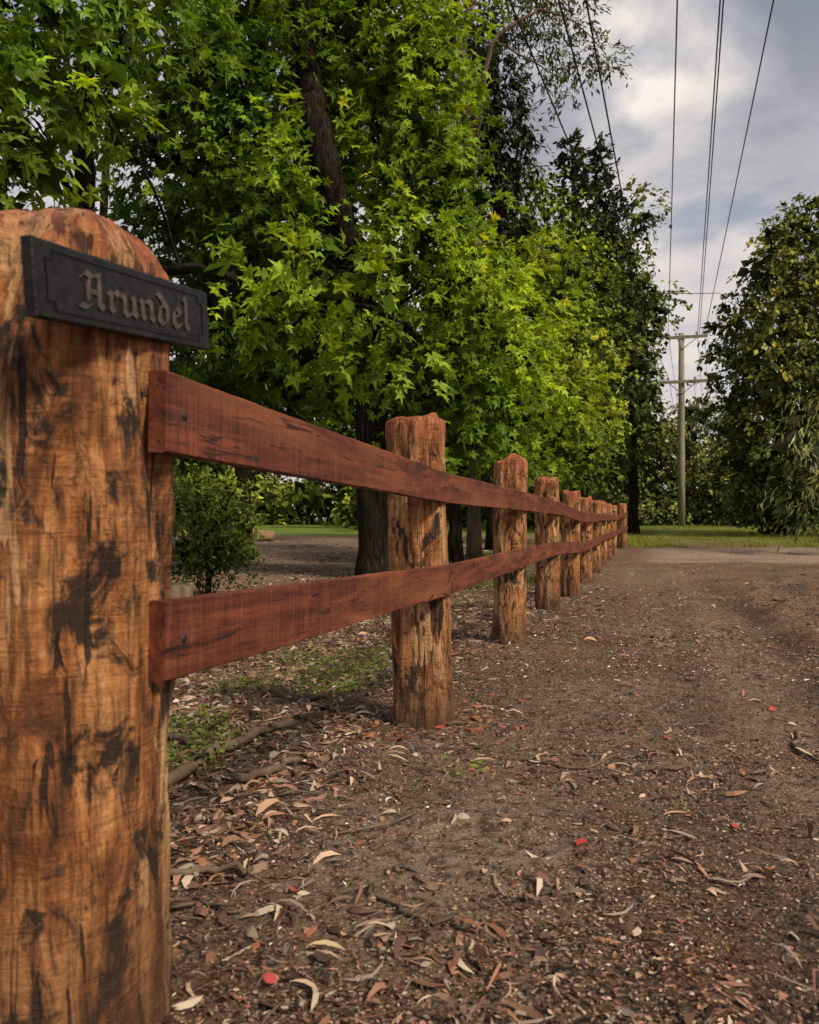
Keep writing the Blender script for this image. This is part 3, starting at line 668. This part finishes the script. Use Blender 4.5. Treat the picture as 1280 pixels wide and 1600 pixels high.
def single(specs,tmpl,pal,nm):
    P=[];s=[]
    for px,py,sz in specs:
        d=HC*F/(py-HY)
        for _ in range(4):
            x=(px-640)/F*d;d=(HC-float(G(x,d)))*F/(py-HY)
        x=(px-640)/F*d;P.append((x,d,float(G(x,d))+.008));s.append(sz)
    n=len(P);a=R.uniform(0,6.28,n);td=np.stack([np.cos(a),np.sin(a),np.full(n,.12)],-1);nd=R.normal(size=(n,3))*.25;nd[:,2]+=.9;nd[:,1]-=.35
    leaves(nm,np.array(P),td,nd,np.array(s),pal[R.integers(0,len(pal),n)],tmpl,M_dry,lit,R.normal(0,.15,n))
single([(900,1325,.036),(1150,1297,.030),(820,1098,.030),(435,1540,.028),(455,1392,.028),(1090,1010,.03),(1045,1158,.03),(680,1140,.035),(700,1135,.03),(1210,1110,.04)],T_broad(),RP,'red_leaves')
single([(1155,1355,.11),(1075,1275,.07),(1240,1170,.10),(260,1330,.07),(1120,1225,.06),(540,1490,.06),(730,1495,.045),(600,1495,.06),(500,1555,.05),(300,1535,.05),(970,1440,.05),(430,1440,.05),(850,1180,.09),(640,1175,.07)],T_lance(.06),np.array([(.5,.33,.22),(.50,.38,.24),(.42,.24,.16)]),'bark_strips')
mb=MB()
def lump(x,y,s):
    z=float(G(x,y));a=random.random()*6.28;u_=Vector((math.cos(a),math.sin(a),0));w=Vector((-math.sin(a),math.cos(a),random.uniform(-.3,.3)))
    mb.box((x,y,z+s*.15),u_*s*random.uniform(.5,1),w*s*random.uniform(.3,.5),(0,random.uniform(-.1,.1)*s,s*.18))
for k in range(220):
    y=random.uniform(1.2,6);t_=random.gauss(.05,.4);lump(float(fence_x(y))+t_,y,random.uniform(.005,.015))
for k in range(34):
    a=random.random()*6.28;r=random.uniform(.12,.32);lump(.09+r*math.cos(a),2.75+r*math.sin(a)*.9,random.uniform(.012,.03))
mb.obj('wood_chips',simple('fresh_wood_chip',(.26,.10,.05),.8,30,.6),None,False)
mb=MB()
for k in range(5000):
    y=.8+7*random.random()**1.4;x=float(fence_x(y))+random.uniform(-.6,3.4)
    s=random.uniform(.002,.008);z=float(G(x,y));b=len(mb.v)
    for q_ in ((1,0,0),(-.5,.9,0),(-.5,-.9,0),(.1,.1,.9),(0,0,-.5)): mb.v.append(Vector((x+q_[0]*s*random.uniform(.6,1.2),y+q_[1]*s*random.uniform(.6,1.2),z+q_[2]*s*.8)))
    mb.f+=[(b,b+1,b+3),(b+1,b+2,b+3),(b+2,b,b+3)]
mb.obj('gravel',simple('gravel_stone',(.17,.13,.10),.85,40,.6),None,True)
mb=MB()
def stick(pts,r,jit=.012):
    P=[]
    for px,py in pts:
        d=HC*F/(py-HY)
        for _ in range(4):
            x=(px-640)/F*d;d=(HC-float(G(x,d)))*F/(py-HY)
        P.append(np.array([(px-640)/F*d,d,0]))
    q=smooth_path(P,5,jit)
    for p in q:p[2]=float(G(p[0],p[1]))+r*1.2
    mb.tube(q,list(np.linspace(r,r*.5,len(q))),8,True,.2)
stick([(256,1236),(330,1190),(400,1155),(455,1140),(512,1114)],.019)
stick([(380,1225),(440,1205),(470,1195)],.014);stick([(255,1150),(300,1165),(350,1170)],.011)
stick([(560,1130),(520,1112),(470,1100)],.009);stick([(250,1350),(300,1372),(395,1362)],.009);stick([(480,1100),(540,1075),(600,1072)],.010)
stick([(570,1380),(620,1430),(710,1442)],.005);stick([(1235,1150),(1250,1180),(1280,1195)],.008);stick([(270,1010),(330,1000),(420,985)],.012)
stick([(820,1190),(900,1200),(960,1180)],.005);stick([(250,1440),(320,1410),(380,1425)],.005)
for k in range(460):
    y=random.uniform(1.2,12);x=float(fence_x(y))-random.uniform(-.4,3)*(1 if y>2 else .3);a=random.random()*6.28;L=random.uniform(.03,.28)
    r=random.uniform(.0012,.004);mx_=(x+L*.5*math.cos(a)+random.gauss(0,.02),y+L*.5*math.sin(a)+random.gauss(0,.02));ex=(x+L*math.cos(a),y+L*math.sin(a))
    mb.tube([(x,y,float(G(x,y))+.006),(*mx_,float(G(*mx_))+.014),(*ex,float(G(*ex))+.006)],[r,r,r*.5],5)
mb.obj('fallen_sticks',M_barkp,None)
mb=MB();p=S(278,960,5.6);z=float(G(p[0],5.6))
mb.tube([(p[0],5.6,z-.1),(p[0],5.6,z+.16),(p[0]+.01,5.6,z+.3),(p[0]+.01,5.6,z+.31)],[.11,.10,.095,.07],16,True,.1);mb.obj('cut_stump',M_barkp,None)
mb=MB();p=S(398,838,23);z=float(G(p[0],23));mb.tube([(p[0]-.55,23,z+.14),(p[0]-.1,23.1,z+.18),(p[0]+.5,23.3,z+.15)],[.15,.17,.14],14,True,.10);mb.obj('fallen_log',simple('cut_log',(.34,.23,.12),.8,8,.4),None)
# ================================================================== GRASS
def grass(name,x,y,hmin,hmax,col,wid=.0035):
    n=len(x);h=R.uniform(hmin,hmax,n);a=R.uniform(0,6.28,n);z=G(x,y)
    td=np.stack([np.cos(a)*.45,np.sin(a)*.45,np.ones(n)],-1)+R.normal(size=(n,3))*.15
    nd=np.stack([-np.cos(a),-np.sin(a),np.full(n,.5)],-1)
    T=np.array([(-.03,0,0),(.03,0,0),(.028,.5,.0),(-.028,.5,0),(0,1,-.18)])
    c=np.array(col)*R.uniform(.6,1.4,(n,1))*(1+np.array([.5,.05,.2])*R.random((n,1)))
    leaves(name,np.stack([x,y,z-.003],-1),td,nd,h,c,(T,[[0,1,2,3],[3,2,4]]),M_grass,gro)
gro=empty('grass')
n=30000;y=R.uniform(1.9,10,n);t_=-R.uniform(.25,2.6,n);x=fence_x(y)+t_
d=sm(.56,.72,fbm(x*1.9,y*1.9,4));ok=R.random(n)<d*.6+.01;grass('near_tufts',x[ok],y[ok],.015,.05,(.13,.18,.03))
tx=[];ty=[]
for px,py,w,k in ((540,1040,.12,300),(520,1070,.10,220),(290,1195,.06,150),(310,1125,.08,150),(330,1160,.07,120),(1062,1278,.010,10),(715,1215,.02,20),(380,1060,.10,160),(580,1020,.12,200),(470,1020,.12,150)):
    d=HC*F/(py-HY);tx.append((px-640)/F*d+R.normal(size=k)*w);ty.append(d+R.normal(size=k)*w)
tx=np.concatenate(tx);ty=np.concatenate(ty);grass('tufts',tx,ty,.012,.05,(.17,.24,.035))
k=1600;ii=R.integers(0,len(tx),k);wx=tx[ii]+R.normal(size=k)*.05;wy=ty[ii]+R.normal(size=k)*.05
ok=wy>2.0;wx,wy=wx[ok],wy[ok];k=len(wx);a=R.uniform(0,6.28,k)
leaves('weeds',np.stack([wx,wy,G(wx,wy)+R.uniform(.004,.035,k)],-1),np.stack([np.cos(a),np.sin(a),np.full(k,.3)],-1),R.normal(size=(k,3))*.3+[0,0,1],R.uniform(.010,.028,k),np.array([.15,.22,.03])*R.uniform(.5,1.3,(k,1)),T_dia(.7),M_grass,gro)
n=110000;y=19+22*R.random(n)**1.3;x=fence_x(y)+R.uniform(-.05,.75,n)*y*.6;ok=(R.random(n)<.10+.9*sm(.42,.6,fbm(x*.8,y*.8,3)));grass('verge',x[ok],y[ok],.03,.15,(.17,.21,.035))
n=20000;y=R.uniform(9,20,n);x=fence_x(y)-R.uniform(.2,3.2,n);ok=R.random(n)<sm(.5,.62,fbm(x*.7+2,y*.7,3));grass('under_trees',x[ok],y[ok],.05,.16,(.09,.14,.025))
# ================================================================== WORLD
w=bpy.data.worlds.new('World');scene.world=w;w.use_nodes=True;nt=w.node_tree;nt.nodes.clear()
EL,ROT=math.radians(44),math.radians(132)
sky=nt.nodes.new('ShaderNodeTexSky');sky.sky_type='NISHITA';sky.sun_disc=False;sky.sun_elevation=EL;sky.sun_rotation=ROT
b1=nt.nodes.new('ShaderNodeBackground');b1.inputs[1].default_value=.10;nt.links.new(sky.outputs[0],b1.inputs[0])
tc=nt.nodes.new('ShaderNodeTexCoord');sx=nt.nodes.new('ShaderNodeSeparateXYZ');nt.links.new(tc.outputs['Generated'],sx.inputs[0])
ad=N(nt,'ShaderNodeMath',operation='ADD');nt.links.new(sx.outputs[2],ad.inputs[0]);ad.inputs[1].default_value=.25
dv=N(nt,'ShaderNodeVectorMath',operation='DIVIDE');nt.links.new(tc.outputs['Generated'],dv.inputs[0]);nt.links.new(ad.outputs[0],dv.inputs[1])
mp=nt.nodes.new('ShaderNodeMapping');mp.inputs['Location'].default_value=(.45,1.1,.3);nt.links.new(dv.outputs[0],mp.inputs[0])
na=noise(nt,mp.outputs[0],2.3,7,.52,.35);nb_=noise(nt,mp.outputs[0],2.9,6,.5,.2)
cc=ramp(nt,na,[(.38,(.27,.29,.35)),(.48,(.42,.43,.49)),(.56,(.68,.64,.63)),(.66,(.98,.90,.83))]).outputs[0]
hz=ramp(nt,sx.outputs[2],[(.08,g3(.85)),(.50,g3(0))]).outputs[0]
cc=mix(nt,hz,cc,(.82,.74,.71))
b2=nt.nodes.new('ShaderNodeBackground');b2.inputs[1].default_value=1.0;nt.links.new(cc,b2.inputs[0])
cov=ramp(nt,nb_,[(.34,g3(.45)),(.44,g3(1))]).outputs[0]
ms=nt.nodes.new('ShaderNodeMixShader');nt.links.new(cov,ms.inputs[0]);nt.links.new(b1.outputs[0],ms.inputs[1]);nt.links.new(b2.outputs[0],ms.inputs[2])
wo=nt.nodes.new('ShaderNodeOutputWorld');nt.links.new(ms.outputs[0],wo.inputs[0])
sl=bpy.data.lights.new('sun','SUN');sl.energy=4.7;sl.angle=math.radians(11);sl.color=(1,.86,.66)
so=bpy.data.objects.new('sun',sl);link(so)
sd=Vector((math.sin(ROT)*math.cos(EL),math.cos(ROT)*math.cos(EL),math.sin(EL)))
so.rotation_euler=sd.to_track_quat('Z','Y').to_euler()
# ================================================================== CAMERA
cd=bpy.data.cameras.new('camera');cam=bpy.data.objects.new('camera',cd);link(cam)
cam.location=(0,0,HC);cam.rotation_euler=(math.radians(90+.55),0,0)
cd.sensor_fit='VERTICAL';cd.sensor_height=36;cd.lens=F/1600*36;cd.clip_start=.05;cd.clip_end=3000
cd.dof.use_dof=True;cd.dof.focus_distance=3.4;cd.dof.aperture_fstop=8
scene.camera=cam
print('leaves',NF[0],'faces',sum(len(o.data.polygons) for o in bpy.data.objects if o.type=='MESH'))
